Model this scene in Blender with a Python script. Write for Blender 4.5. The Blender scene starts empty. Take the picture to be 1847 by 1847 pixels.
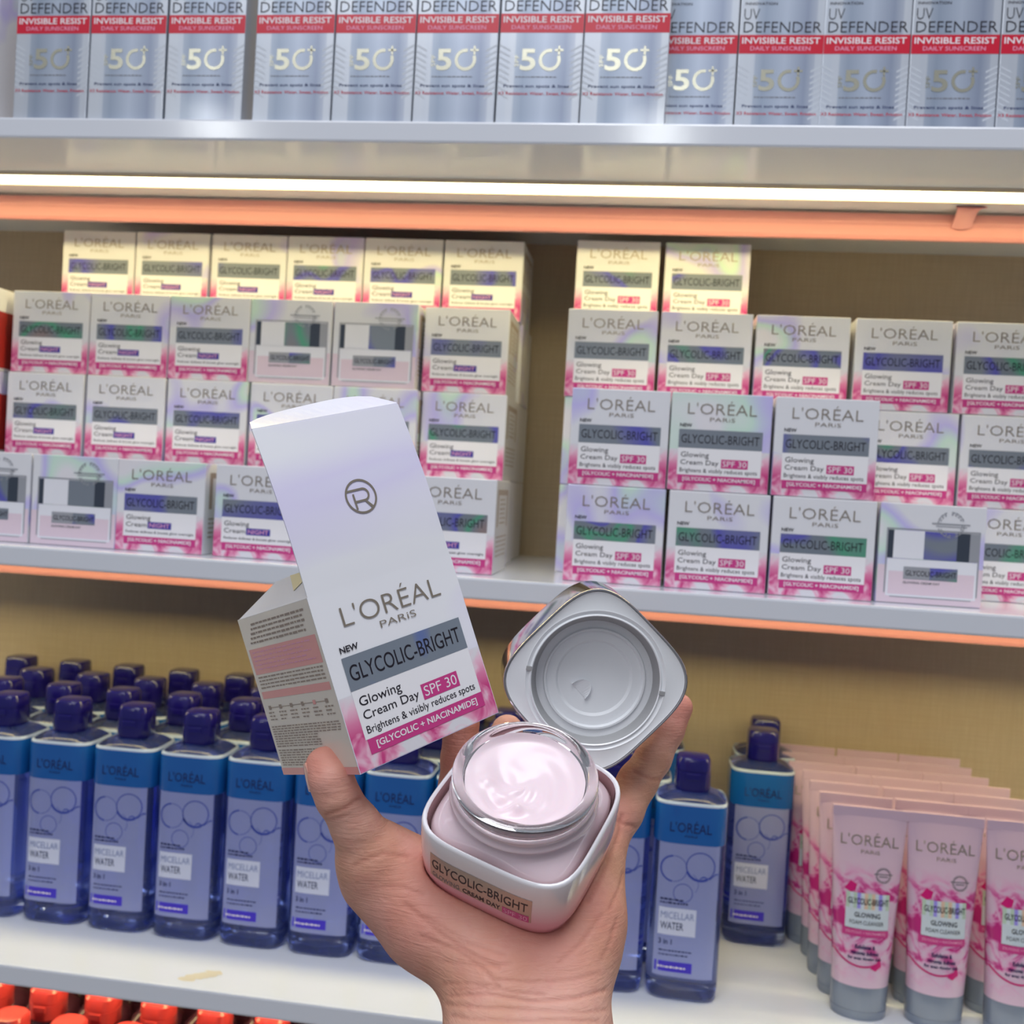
import bpy, bmesh, math, random
import numpy as np
from mathutils import Matrix, Vector
random.seed(7); np.random.seed(7)
scene = bpy.context.scene
COL = scene.collection
PI = math.pi
ZO = 1.2                      # height of the middle shelf above the shop floor

# ------------------------------------------------------------------ camera
FPX, CPX = 1810.0, 923.5
CAM = np.array([0.0, -0.6712, 0.0612 + ZO])
_yaw, _pitch, _roll = -0.1306, -0.0222, 0.0579
_f = np.array([math.sin(_yaw)*math.cos(_pitch), math.cos(_yaw)*math.cos(_pitch), math.sin(_pitch)])
_r = np.cross(_f, [0, 0, 1]); _r /= np.linalg.norm(_r)
_u = np.cross(_r, _f)
RIGHT = math.cos(_roll)*_r + math.sin(_roll)*_u
UP = -math.sin(_roll)*_r + math.cos(_roll)*_u
FWD = _f
cd = bpy.data.cameras.new('camera'); cam = bpy.data.objects.new('camera', cd); COL.objects.link(cam)
M3 = np.stack([RIGHT, UP, -FWD], 1)
cam.matrix_world = Matrix([[*M3[0], CAM[0]], [*M3[1], CAM[1]], [*M3[2], CAM[2]], [0, 0, 0, 1]])
cd.sensor_width = 36.0; cd.lens = FPX/1847*36.0; cd.clip_start = 0.02
cd.dof.use_dof = True; cd.dof.focus_distance = 0.385; cd.dof.aperture_fstop = 17.0
scene.camera = cam

def hand_space(m3, t):
    """pose measured relative to the eye (right, down, forward) -> world matrix"""
    C = np.stack([RIGHT, -UP, FWD], 1)
    A = C @ np.asarray(m3); p = CAM + C @ np.asarray(t)
    return Matrix([[*A[0], p[0]], [*A[1], p[1]], [*A[2], p[2]], [0, 0, 0, 1]])
def rotvec(w):
    w = np.asarray(w, float); th = np.linalg.norm(w); k = w/th
    K = np.array([[0, -k[2], k[1]], [k[2], 0, -k[0]], [-k[1], k[0], 0]])
    return np.eye(3) + math.sin(th)*K + (1-math.cos(th))*K@K

# ------------------------------------------------------------------ world, lights, exposure
w = bpy.data.worlds.new('shop_light'); scene.world = w; w.use_nodes = True
bg = w.node_tree.nodes['Background']; bg.inputs[0].default_value = (0.80, 0.86, 1.0, 1); bg.inputs[1].default_value = 0.20
scene.view_settings.view_transform = 'Standard'; scene.view_settings.look = 'None'
scene.view_settings.exposure = 0.0; scene.view_settings.gamma = 1.0; scene.view_settings.use_curve_mapping = False

def area(name, loc, target, size, power, color, sy=None):
    d = bpy.data.lights.new(name, 'AREA'); d.energy = power; d.color = color
    d.shape = 'RECTANGLE'; d.size = size; d.size_y = sy or size
    o = bpy.data.objects.new(name, d); COL.objects.link(o); o.location = loc
    o.rotation_euler = (Vector(target)-Vector(loc)).to_track_quat('-Z', 'Y').to_euler()
    return o
area('ceiling_panel_light', (0.15, -0.75, ZO+1.75), (0.1, -0.5, ZO), 1.0, 23, (0.93, 0.96, 1.0))
area('ceiling_panel_light', (-0.6, -1.75, ZO+1.8), (-0.1, -0.2, ZO), 1.3, 17, (0.95, 0.97, 1.0))
area('ceiling_spot_light', (-2.25, -4.19, ZO+1.8), (-0.2, 0, ZO+.3), 0.20, 4, (0.97, 1.0, 1.0))
area('ceiling_spot_light', (-0.04, -4.19, ZO+1.8), (0.0, 0, ZO+.3), 0.20, 4, (0.97, 1.0, 1.0))

# ------------------------------------------------------------------ materials
MATS = {}
def mat(name, col=(1, 1, 1), rough=0.5, metal=0.0, coat=0.0, trans=0.0, ior=1.45, emis=None, estr=0.0, sss=0.0, alpha=1.0, spec=0.5):
    if name in MATS: return MATS[name]
    m = bpy.data.materials.new(name); m.use_nodes = True; b = m.node_tree.nodes['Principled BSDF']
    b.inputs['Base Color'].default_value = (*col, 1); b.inputs['Roughness'].default_value = rough
    b.inputs['Metallic'].default_value = metal; b.inputs['Coat Weight'].default_value = coat
    b.inputs['Transmission Weight'].default_value = trans; b.inputs['IOR'].default_value = ior
    b.inputs['Specular IOR Level'].default_value = spec; b.inputs['Alpha'].default_value = alpha
    b.inputs['Coat Roughness'].default_value = 0.08
    if sss:
        b.inputs['Subsurface Weight'].default_value = sss; b.inputs['Subsurface Scale'].default_value = 0.004
    if emis:
        b.inputs['Emission Color'].default_value = (*emis, 1); b.inputs['Emission Strength'].default_value = estr
    MATS[name] = m; return m
def s2l(r, g, b):
    f = lambda c: (c/255/12.92) if c/255 <= .04045 else ((c/255+.055)/1.055)**2.4
    return (f(r), f(g), f(b))
class N:
    """short hand for adding nodes to a material"""
    def __init__(s, m): s.m = m; s.t = m.node_tree; s.b = s.t.nodes['Principled BSDF']
    def n(s, kind, **kw):
        x = s.t.nodes.new(kind)
        for k, v in kw.items():
            if k.startswith('i_'): x.inputs[k[2:].replace('_', ' ')].default_value = v
            else: setattr(x, k, v)
        return x
    def l(s, a, b): s.t.links.new(a, b)
    def ramp(s, src, stops):
        r = s.n('ShaderNodeValToRGB'); e = r.color_ramp.elements
        while len(e) < len(stops): e.new(0.5)
        for q, (p, c) in zip(e, stops): q.position = p; q.color = (*c, 1)
        s.l(src, r.inputs[0]); return r.outputs[0]
    def coords(s, scale=(1, 1, 1), rnd=0.0):
        tc = s.n('ShaderNodeTexCoord'); mp = s.n('ShaderNodeMapping'); mp.inputs['Scale'].default_value = scale
        s.l(tc.outputs['Object'], mp.inputs[0])
        if rnd:
            oi = s.n('ShaderNodeObjectInfo'); mu = s.n('ShaderNodeMath', operation='MULTIPLY'); mu.inputs[1].default_value = rnd
            s.l(oi.outputs['Random'], mu.inputs[0]); s.l(mu.outputs[0], mp.inputs['Location'])
        return mp.outputs[0]
    def noise(s, vec, scale, detail=2.0, dist=0.0):
        x = s.n('ShaderNodeTexNoise'); x.inputs['Scale'].default_value = scale; x.inputs['Detail'].default_value = detail
        x.inputs['Distortion'].default_value = dist; s.l(vec, x.inputs['Vector']); return x.outputs['Fac']
    def bump(s, h, strength, dist=0.001):
        x = s.n('ShaderNodeBump'); x.inputs['Strength'].default_value = strength; x.inputs['Distance'].default_value = dist
        s.l(h, x.inputs['Height']); s.l(x.outputs[0], s.b.inputs['Normal']); return x
    def mix(s, fac, a, b, mode='MIX'):
        x = s.n('ShaderNodeMix', data_type='RGBA', blend_type=mode)
        if isinstance(fac, float): x.inputs[0].default_value = fac
        else: s.l(fac, x.inputs[0])
        for k, v in ((6, a), (7, b)):
            if isinstance(v, tuple): x.inputs[k].default_value = (*v, 1)
            else: s.l(v, x.inputs[k])
        return x.outputs[2]
    def sep(s, vec):
        x = s.n('ShaderNodeSeparateXYZ'); s.l(vec, x.inputs[0]); return x.outputs
    def math(s, op, a, b=0.0, clamp=False):
        x = s.n('ShaderNodeMath', operation=op, use_clamp=clamp)
        for k, v in ((0, a), (1, b)):
            if isinstance(v, (int, float)): x.inputs[k].default_value = v
            else: s.l(v, x.inputs[k])
        return x.outputs[0]
    def rng(s, v, a, b, c=0.0, d=1.0):
        x = s.n('ShaderNodeMapRange', clamp=True); s.l(v, x.inputs[0])
        for k, q in zip((1, 2, 3, 4), (a, b, c, d)): x.inputs[k].default_value = q
        return x.outputs[0]
    def col(s, c): s.l(c, s.b.inputs['Base Color'])

def m_board():
    m = mat('shelf_white', s2l(216, 219, 228), 0.13, spec=0.6); n = N(m)
    n.bump(n.noise(n.coords((1, 1, 1)), 60, 2), 0.03); return m
def m_wall():
    m = mat('back_panel_tan', rough=0.6); n = N(m); v = n.coords((140, 140, 9))
    f = n.noise(v, 4.0, 4); g = n.noise(n.coords((6, 6, 260)), 3.0, 2)
    n.col(n.mix(n.math('MULTIPLY', f, g), s2l(182, 162, 136), s2l(214, 200, 174)))
    n.bump(f, 0.06); return m
SILVERS = [(0.0, s2l(136, 146, 156)), (0.46, s2l(140, 148, 160)), (0.545, s2l(104, 102, 196)), (0.575, s2l(132, 142, 156)), (0.62, s2l(132, 142, 152)), (0.67, s2l(92, 172, 140)), (0.71, s2l(134, 142, 152)), (0.80, s2l(172, 138, 130)), (1.0, s2l(130, 138, 146))]
def m_hero_foil():
    m = mat('silver_foil_band', rough=0.3, metal=0.45, coat=0.3); n = N(m)
    n.col(n.ramp(n.noise(n.coords(), 22, 2.0, 0.8), [(0.0, s2l(144, 156, 170)), (0.56, s2l(150, 160, 174)), (0.63, s2l(120, 140, 200)), (0.68, s2l(150, 190, 190)), (0.74, s2l(140, 150, 164)), (1.0, s2l(150, 158, 168))]))
def m_hero_card():
    m = mat('card_white_sheen', rough=0.24, coat=0.5); n = N(m)
    n.col(n.ramp(n.noise(n.coords((7, 7, 20)), 1.1, 1.0, 0.2), [(0.0, s2l(240, 240, 246)), (0.46, s2l(240, 240, 246)), (0.62, s2l(226, 220, 248)), (0.8, s2l(232, 240, 246))]))  # purple sheen of the card painted into its base colour as soft bands
    n.bump(n.noise(n.coords(), 120, 2, 0.5), 0.04)
m_hero_foil(); m_hero_card()
def m_foil():
    m = mat('holographic_foil', s2l(130, 140, 150), 0.34, metal=0.35); n = N(m)
    n.col(n.ramp(n.noise(n.coords((1, 1, 1), rnd=31.0), 16, 1.0, 0.6), SILVERS)); return m
def m_white_card():
    m = mat('white_foil_card', rough=0.3, coat=0.5); n = N(m)
    f = n.noise(n.coords((1, 1, 1), rnd=17.0), 14, 1.0, 0.5)
    n.col(n.ramp(f, [(0.0, s2l(228, 228, 234)), (0.55, s2l(228, 228, 234)), (0.61, s2l(198, 190, 240)), (0.66, s2l(206, 232, 218)), (0.72, s2l(230, 228, 234)), (1.0, s2l(236, 222, 224))]))
    n.bump(n.noise(n.coords((1, 1, 1), rnd=5.0), 70, 2, 1.5), 0.10); return m
def m_floral(name, h, top=0.42):
    m = mat(name, rough=0.3, coat=0.4); n = N(m); v = n.coords((1, 1, 1), rnd=0.0)
    X, Y, Z = n.sep(v)
    side = n.rng(n.math('ABSOLUTE', X), 0.02, 0.034)
    fall = n.rng(Z, h*top, h*0.18)                       # petals printed only on the lower part of the face
    f = n.noise(v, 62, 3, 1.0)
    a = n.math('MULTIPLY', n.rng(n.math('ADD', f, n.math('MULTIPLY', side, 0.10)), 0.40, 0.62), fall)
    n.col(n.ramp(a, [(0.0, s2l(226, 224, 230)), (0.3, s2l(238, 196, 214)), (0.65, s2l(226, 132, 172)), (1.0, s2l(206, 66, 132))])); return m
def m_salmon():
    m = mat('salmon_profile', s2l(224, 152, 150), 0.35, coat=0.2); return m
def m_skin():
    m = mat('skin', s2l(214, 160, 136), 0.52, sss=0.12, spec=0.4); n = N(m); v = n.coords()
    m.node_tree.nodes['Principled BSDF'].inputs['Subsurface Radius'].default_value = (1.0, 0.35, 0.2)
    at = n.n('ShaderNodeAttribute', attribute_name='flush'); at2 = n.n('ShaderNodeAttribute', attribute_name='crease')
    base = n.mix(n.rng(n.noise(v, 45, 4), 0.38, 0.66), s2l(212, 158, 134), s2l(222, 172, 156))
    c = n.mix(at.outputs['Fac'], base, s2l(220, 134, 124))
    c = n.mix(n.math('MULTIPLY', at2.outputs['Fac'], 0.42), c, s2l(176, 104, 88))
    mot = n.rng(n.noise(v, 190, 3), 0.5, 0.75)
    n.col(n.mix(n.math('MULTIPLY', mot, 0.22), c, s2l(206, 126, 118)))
    w1 = n.noise(n.coords((1, 1, 1)), 330, 4, 0.8); w2 = n.noise(n.coords((60, 60, 420)), 1.6, 3, 0.9)
    n.bump(n.math('ADD', w1, n.math('MULTIPLY', w2, 1.4)), 0.30, 0.0008); return m
def m_jar():
    m = mat('jar_shell_pearl', rough=0.14, coat=0.6); n = N(m); X, Y, Z = n.sep(n.coords())
    n.col(n.ramp(n.rng(Z, -0.031, 0.0), [(0.0, s2l(222, 134, 158)), (0.30, s2l(234, 170, 186)), (0.68, s2l(238, 226, 228)), (1.0, s2l(244, 242, 248))])); return m
def m_tube():
    m = mat('tube_pink_pearl', rough=0.25, coat=0.5); n = N(m); v = n.coords((1, 1, 1), rnd=0.0); X, Y, Z = n.sep(v)
    f = n.noise(v, 60, 3, 1.4); zone = n.math('MULTIPLY', n.rng(Z, 0.026, 0.050), n.rng(Z, 0.112, 0.092))
    a = n.math('MULTIPLY', n.rng(f, 0.46, 0.62), zone)
    n.col(n.ramp(a, [(0.0, s2l(218, 188, 208)), (0.35, s2l(222, 168, 200)), (0.7, s2l(210, 96, 158)), (1.0, s2l(192, 44, 124))])); return m
def m_uv():
    m = mat('silver_uv_card', rough=0.32, metal=0.35, coat=0.3); n = N(m); v = n.coords(); X, Y, Z = n.sep(v)
    f = n.noise(n.coords((260, 260, 3), rnd=3.0), 0.5, 1)
    inner = n.rng(n.math('ABSOLUTE', n.math('SUBTRACT', X, 0.003)), 0.0195, 0.0205)
    g = n.ramp(n.rng(X, -0.028, 0.028), [(0.0, s2l(196, 204, 216)), (0.3, s2l(150, 162, 182)), (0.55, s2l(178, 188, 206)), (0.8, s2l(146, 156, 178)), (1.0, s2l(196, 202, 214))])
    n.col(n.mix(inner, g, n.mix(f, s2l(186, 194, 208), s2l(204, 208, 216)))); return m
m_board(); m_wall(); m_foil(); m_white_card(); m_floral('floral_print', 0.0675); m_salmon(); m_skin(); m_jar(); m_tube(); m_uv()
mat('card_white', s2l(236, 234, 240), 0.3, coat=0.3)
mat('panel_white', s2l(242, 240, 244), 0.3, coat=0.3)
mat('ink_black', s2l(34, 30, 40), 0.35)
mat('ink_grey', s2l(120, 118, 124), 0.4)
mat('foil_gold', s2l(172, 160, 146), 0.28, metal=0.6)
mat('band_pink', s2l(204, 64, 136), 0.3, coat=0.3)
mat('ink_white', s2l(240, 232, 238), 0.4)
mat('ink_paleink', s2l(236, 168, 200), 0.4)
mat('band_violet', s2l(70, 66, 160), 0.3)
mat('band_red', s2l(204, 28, 56), 0.3, coat=0.2)
mat('ink_red', s2l(196, 60, 80), 0.4)
mat('ink_navy', s2l(60, 70, 110), 0.4)
mat('foil_champagne', s2l(206, 204, 186), 0.22, metal=0.7)
mat('led_diffuser', (1, 1, 0.8), 0.5, emis=(1.0, 0.85, 0.40), estr=15.0)
mat('led_holder', s2l(226, 206, 180), 0.4)
mat('bottle_clear', s2l(146, 166, 246), 0.05, trans=0.92, ior=1.36)
mat('bottle_blue_band', s2l(24, 92, 168), 0.12, coat=0.6)
mat('bottle_label', s2l(176, 184, 238), 0.25, coat=0.4, alpha=0.62)
mat('bottle_tag', s2l(214, 218, 240), 0.3)
mat('ink_bottle', s2l(22, 30, 84), 0.4)
mat('ink_pale_blue', s2l(120, 136, 186), 0.4)
mat('ring_blue', s2l(62, 78, 168), 0.3)
mat('rainbow_green', s2l(188, 208, 190), 0.25)
mat('rainbow_violet', s2l(160, 148, 230), 0.25)
mat('rainbow_amber', s2l(222, 192, 168), 0.25)
mat('band_bottle_violet', s2l(64, 44, 200), 0.3)
mat('cap_navy', s2l(28, 22, 110), 0.18, coat=0.5)
mat('shoulder_edge', s2l(190, 204, 226), 0.2)
mat('cap_red', s2l(200, 64, 66), 0.25, coat=0.4)
mat('bottle_maroon', s2l(84, 46, 66), 0.1, coat=0.6)
mat('tube_cap_grey', s2l(138, 148, 164), 0.22, metal=0.25, coat=0.4)
mat('tube_panel', s2l(206, 216, 224), 0.3)
mat('petal_magenta', s2l(206, 24, 116), 0.35)
mat('glass_clear', (1, 1, 1), 0.0, trans=1.0, ior=1.45)
mat('cream_pink', s2l(246, 224, 232), 0.30, sss=0.1, coat=0.18)
mat('liner_mauve', s2l(168, 130, 132), 0.12, metal=0.35, coat=0.6)
mat('lid_white', s2l(244, 246, 250), 0.28, coat=0.3)
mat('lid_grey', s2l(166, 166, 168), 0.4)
mat('chrome', s2l(226, 222, 224), 0.10, metal=1.0)
mat('jar_patch', s2l(186, 172, 160), 0.25, metal=0.55)
mat('side_print_cream', s2l(236, 228, 218), 0.3, coat=0.4)
mat('ink_side', s2l(164, 148, 138), 0.5)
mat('ray_grey', s2l(196, 202, 212), 0.35)
mat('side_pink', s2l(238, 168, 166), 0.35, coat=0.2)
mat('nail', s2l(226, 172, 156), 0.25, coat=0.4)
mat('card_inside', s2l(238, 224, 180), 0.6)
mat('scuff', s2l(206, 196, 176), 0.6)
mat('floor_tile', s2l(170, 168, 166), 0.3)
mat('box_red_side', s2l(160, 40, 36), 0.3, coat=0.4)
mat('pic_dark', s2l(70, 78, 92), 0.3, metal=0.3)
mat('pic_grey', s2l(166, 168, 176), 0.3, metal=0.2)
mat('pic_white', s2l(232, 232, 240), 0.3)
mat('pic_pink', s2l(226, 206, 218), 0.3)

# ------------------------------------------------------------------ mesh helpers
class MB:
    def __init__(s): s.v = []; s.f = []; s.m = []; s.mats = []
    def mi(s, name):
        if name not in s.mats: s.mats.append(name)
        return s.mats.index(name)
    def add(s, verts, faces, m):
        o = len(s.v); k = s.mi(m); s.v.extend([tuple(map(float, q)) for q in verts])
        for f in faces: s.f.append(tuple(i+o for i in f)); s.m.append(k)
        return s
    def box(s, x0, x1, y0, y1, z0, z1, m, bev=0.0):
        b = bmesh.new(); bmesh.ops.create_cube(b, size=1.0)
        for q in b.verts: q.co = Vector(((x0+x1)/2+q.co.x*(x1-x0), (y0+y1)/2+q.co.y*(y1-y0), (z0+z1)/2+q.co.z*(z1-z0)))
        if bev: bmesh.ops.bevel(b, geom=b.edges[:], offset=bev, segments=2, affect='EDGES', profile=0.6)
        b.verts.index_update()
        s.add([q.co[:] for q in b.verts], [[q.index for q in f.verts] for f in b.faces], m); b.free(); return s
    def loft(s, rings, m, cap0=True, cap1=True, closed=True):
        n = len(rings[0]); V = [p for r in rings for p in r]; F = []
        for i in range(len(rings)-1):
            for j in range(n if closed else n-1):
                k = (j+1) % n; F.append((i*n+j, i*n+k, (i+1)*n+k, (i+1)*n+j))
        if cap0: F.append(tuple(range(n))[::-1])
        if cap1: F.append(tuple((len(rings)-1)*n+j for j in range(n)))
        return s.add(V, F, m)
    def poly(s, pts, m): return s.add(pts, [tuple(range(len(pts)))], m)
    def build(s, name, parent=None, smooth=False, local=None):
        me = bpy.data.meshes.new(name); me.from_pydata(s.v, [], s.f)
        for k in s.mats: me.materials.append(MATS[k])
        me.polygons.foreach_set('material_index', s.m)
        if smooth: me.polygons.foreach_set('use_smooth', [True]*len(s.f))
        me.update(); o = bpy.data.objects.new(name, me); COL.objects.link(o)
        if parent: o.parent = parent
        if name in ('lettering', 'brand_lettering', 'small_print', 'side_print', 'ray_pattern', 'round_seal', 'bubble_art', 'petal_art'): o['kind'] = 'stuff'
        return o
def smooth_by_angle(o, deg=40):
    me = o.data; me.polygons.foreach_set('use_smooth', [True]*len(me.polygons)); bm = bmesh.new(); bm.from_mesh(me)
    bmesh.ops.recalc_face_normals(bm, faces=bm.faces[:])
    for e in bm.edges:
        if len(e.link_faces) == 2 and e.calc_face_angle() > math.radians(deg): e.smooth = False
    bm.to_mesh(me); bm.free(); return o

_txt = {}
def glyphs(text, bold=0.0, res=2, shear=0.0):
    key = (text, bold, res, shear)
    if key in _txt: return _txt[key]
    c = bpy.data.curves.new('t', 'FONT'); c.body = text; c.size = 1.0; c.offset = bold; c.resolution_u = res; c.fill_mode = 'FRONT'; c.shear = shear
    c.dimensions = '2D'
    o = bpy.data.objects.new('t', c); me = bpy.data.meshes.new_from_object(o)
    V = np.array([v.co[:2] for v in me.vertices]); F = [tuple(p.vertices) for p in me.polygons]
    bpy.data.objects.remove(o); bpy.data.curves.remove(c); bpy.data.meshes.remove(me)
    lo, hi = V.min(0), V.max(0); V = (V-lo)/(hi-lo)
    _txt[key] = (V, F); return _txt[key]
def T(mb, text, x0, x1, z0, z1, m, fmap, bold=0.0, res=2, shear=0.0):
    V, F = glyphs(text, bold, res, shear)
    mb.add([fmap(x0+(x1-x0)*a, z0+(z1-z0)*b) for a, b in V], F, m)
def rect(mb, x0, x1, z0, z1, m, fmap, nx=1, nz=1):
    V = [fmap(x0+(x1-x0)*i/nx, z0+(z1-z0)*j/nz) for j in range(nz+1) for i in range(nx+1)]
    F = [(j*(nx+1)+i, j*(nx+1)+i+1, (j+1)*(nx+1)+i+1, (j+1)*(nx+1)+i) for j in range(nz) for i in range(nx)]
    mb.add(V, F, m)
def ring(mb, cx, cz, r0, r1, m, fmap, a0=0, a1=360, n=28, sq=1.0):
    V = []; 
    for i in range(n+1):
        a = math.radians(a0+(a1-a0)*i/n)
        for r in (r0, r1): V.append(fmap(cx+r*math.cos(a), cz+r*math.sin(a)*sq))
    F = [(2*i, 2*i+1, 2*i+3, 2*i+2) for i in range(n)]
    mb.add(V, F, m)
def dashes(mb, x0, x1, z, h, m, fmap, seed=0, gap=0.0006, wmin=0.0008, wmax=0.003):
    rr = random.Random(seed); x = x0
    while x < x1-wmin:
        wd = min(rr.uniform(wmin, wmax), x1-x); rect(mb, x, x+wd, z, z+h*rr.uniform(.7, 1), m, fmap); x += wd+gap

def sup(a, b, n, z, cnt=48, ph=0.0):
    """superellipse ring, half sizes a and b"""
    out = []
    for i in range(cnt):
        t = 2*PI*i/cnt+ph; c, s_ = math.cos(t), math.sin(t)
        r = (abs(c)**n+abs(s_)**n)**(-1/n); out.append((a*r*c, b*r*s_, z))
    return out

def tag(o, label=None, cat=None, group=None, kind=None):
    if label: o['label'] = label
    if cat: o['category'] = cat
    if group: o['group'] = group
    if kind: o['kind'] = kind
    return o
def empty(name, loc=(0, 0, 0), rz=0.0):
    o = bpy.data.objects.new(name, None); COL.objects.link(o); o.empty_display_size = 0.01
    o.location = loc; o.rotation_euler = (0, 0, rz); return o
def clone(root, loc, rz=0.0, tilt=None):
    c = root.copy(); COL.objects.link(c); c.location = loc; c.rotation_euler = (0, 0, rz)
    for ch in root.children:
        d = ch.copy(); COL.objects.link(d); d.parent = c
        for g in ch.children:
            e = g.copy(); COL.objects.link(e); e.parent = d
    return c
class Proto:
    """first use moves the original, later uses copy it"""
    def __init__(s, root): s.root = root; s.used = False
    def put(s, loc, rz, label, cat, group=None):
        if not s.used: s.used = True; o = s.root; o.location = loc; o.rotation_euler = (0, 0, rz)
        else: o = clone(s.root, loc, rz)
        for k in ('label', 'group'):
            if k in o: del o[k]
        return tag(o, label, cat, group)
ORD = ['first', 'second', 'third', 'fourth', 'fifth', 'sixth', 'seventh', 'eighth', 'ninth', 'tenth', 'eleventh', 'twelfth', 'thirteenth', 'fourteenth']
def nth(i, n, side='left'):
    if i == 0: return 'leftmost'
    if i == n-1: return 'rightmost'
    return ORD[i]+' from left'

# ------------------------------------------------------------------ setting: back wall, floor, shelves
YS, TH = 0.2727, 0.0147
XL, XR = -1.05, 0.75
o = MB().box(XL, XR, YS, YS+0.018, ZO-1.15, ZO+0.62, 'back_panel_tan').build('wall_back'); tag(o, 'tan wood-grain back panel behind the shelves', None, None, 'structure')
o = MB().box(-3, 3, -5, 0.6, -0.02, 0.0, 'floor_tile').build('floor'); tag(o, None, None, None, 'structure')
Z1B = 0.2929
def add_light(root):
    q = MB()                                              # shallow light profile holding a flush strip
    q.box(XL+.01, XR-.01, 0.0775, 0.0800, -0.0026, 0.0, 'led_holder'); q.box(XL+.01, XR-.01, 0.1042, 0.1066, -0.0026, 0.0, 'led_holder')
    q.build('light_profile', root)
    sec = [(0.0802, 0.0), (0.0802, -0.0016), (0.086, -0.0030), (0.0925, -0.0034), (0.099, -0.0030), (0.104, -0.0016), (0.104, 0.0)]
    led = MB().loft([[(x, y, z) for y, z in sec] for x in (XL+.012, XR-.012)], 'led_diffuser').build('light_strip', root)
    led['label'] = 'glowing warm yellow light strip'
def shelf(zt, label, hook=False, light=True):
    zb = zt-TH; L = 0.0
    root = empty('display_shelf', (0, 0, ZO+zb)); tag(root, label, 'shelf')
    MB().box(XL, XR, 0.0, YS, 0, TH, 'shelf_white', 0.0016).build('board', root)
    if light: add_light(root)
    prof = [(0.1379, -0.0020), (0.1372, -0.007), (0.1362, -0.0085), (0.1362, -0.010), (0.1372, -0.0115), (0.1379, -0.0190), (0.1392, -0.0217), (0.1430, -0.0217), (0.1430, -0.0020)]
    p = MB().loft([[(x, y, z) for y, z in prof] for x in (XL+.005, XR-.005)], 'salmon_profile').build('salmon_trim', root)
    p['label'] = 'salmon pink trim strip hanging under the board'
    if hook:
        m = MB(); rings = []
        for i in range(9):
            t = i/8; y = 0.1365-0.0165*t-0.002*math.sin(t*PI); z = -0.0125+0.0115*math.sin(t*PI*0.62); hw = 0.0075+0.0035*t-0.0015*math.sin(t*PI)
            rings.append([(0.2265+.002*t-hw, y, z), (0.2265+.002*t, y-.0012, z-0.0016), (0.2265+.002*t+hw, y, z), (0.2265+.002*t+hw, y+.0004, z+.0009), (0.2265+.002*t-hw, y+.0004, z+.0009)])
        smooth_by_angle(m.loft(rings, 'salmon_profile').build('peeled_tape', root), 50)['label'] = 'curled peeling end of salmon tape'
    return root
shelf(Z1B+TH, 'upper white shelf board carrying the silver sunscreen cartons', True)
shelf(0.0, 'middle white shelf board carrying the stacked cream boxes')
sh3 = shelf(-0.3055, 'lower white shelf board carrying blue bottles and pink tubes')
mm = MB(); rr = random.Random(3)
for k in range(5):
    cx = -0.306+0.004*k+rr.uniform(-.002, .002); cy = 0.012+0.0035*k; pts = []
    for a in range(10): pts.append((cx+rr.uniform(.5, 1)*.009*math.cos(a*PI/5), cy+rr.uniform(.4, 1)*.0042*math.sin(a*PI/5), TH+0.00012+0.00004*k))
    mm.poly(pts, 'scuff')
mm.build('scuff_mark', sh3)['label'] = 'pale beige scuff near the front edge'

# ------------------------------------------------------------------ cream cartons
W, H, D = 0.068, 0.0672, 0.0665
def face(w, h, d):
    """front face map: u 0..1 from left, t 0..1 from the TOP; k lifts it in tenths of a millimetre"""
    return lambda k: (lambda u, t: (-w/2+u*w, -d/2-0.00009*k, h*(1-t)))
def print_cream(parent, w, h, fm, night=False, hi=False):
    R = 6 if hi else 2
    a = MB(); rect(a, 0.004, 0.996, 0.58, 0.996, 'floral_print', fm(1)); a.build('floral_art', parent)
    a = MB(); rect(a, .09, .92, .565, .84, 'panel_white', fm(2)); a.build('text_panel', parent)
    a = MB(); rect(a, .09, .92, .375, .565, 'silver_foil_band' if hi else 'holographic_foil', fm(2.5)); a.build('silver_band', parent)
    a = MB(); rect(a, .10, .92, .84, .925, 'band_pink', fm(2.5)); a.build('pink_band', parent)
    a = MB(); f = fm(3.4)
    t = lambda s, x0, x1, t0, t1, m, b=0.0: T(a, s, x0, x1, t1, t0, m, f, b, R)
    t("L'OR\u00c9AL", .165, .85, .075, .215, 'foil_gold', -0.012)
    t('PARiS', .39, .64, .245, .285, 'foil_gold', -0.005)
    t('NEW', .095, .215, .315, .35, 'ink_black', 0.02)
    t('GLYCOLIC-BRIGHT', .115, .89, .425, .515, 'ink_black', 0.0)
    t('Glowing', .12, .40, .605, .675, 'ink_black', 0.0)
    if night:
        t('Cream', .12, .36, .685, .735, 'ink_black', 0.0)
        t('Reduces dullness & boosts glow overnight', .12, .90, .775, .81, 'ink_grey', 0.02)
    else:
        t('Cream Day', .12, .50, .685, .75, 'ink_black', 0.0)
        t('Brightens & visibly reduces spots', .115, .885, .77, .825, 'ink_black', 0.0)
    t('[GLYCOLIC + NIACINAMIDE]', .15, .87, .86, .908, 'ink_white', 0.02)
    a.build('lettering', parent)
    b = MB(); g = fm(3)
    if night: rect(b, .37, .64, .675, .748, 'band_violet', g); T(b, 'NIGHT', .39, .62, .735, .688, 'ink_paleink', f, 0.01, R)
    else: rect(b, .525, .79, .668, .758, 'band_pink', g); T(b, 'SPF 30', .54, .775, .742, .683, 'ink_white', f, 0.0, R)
    b.build('coloured_badge', parent)
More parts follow.
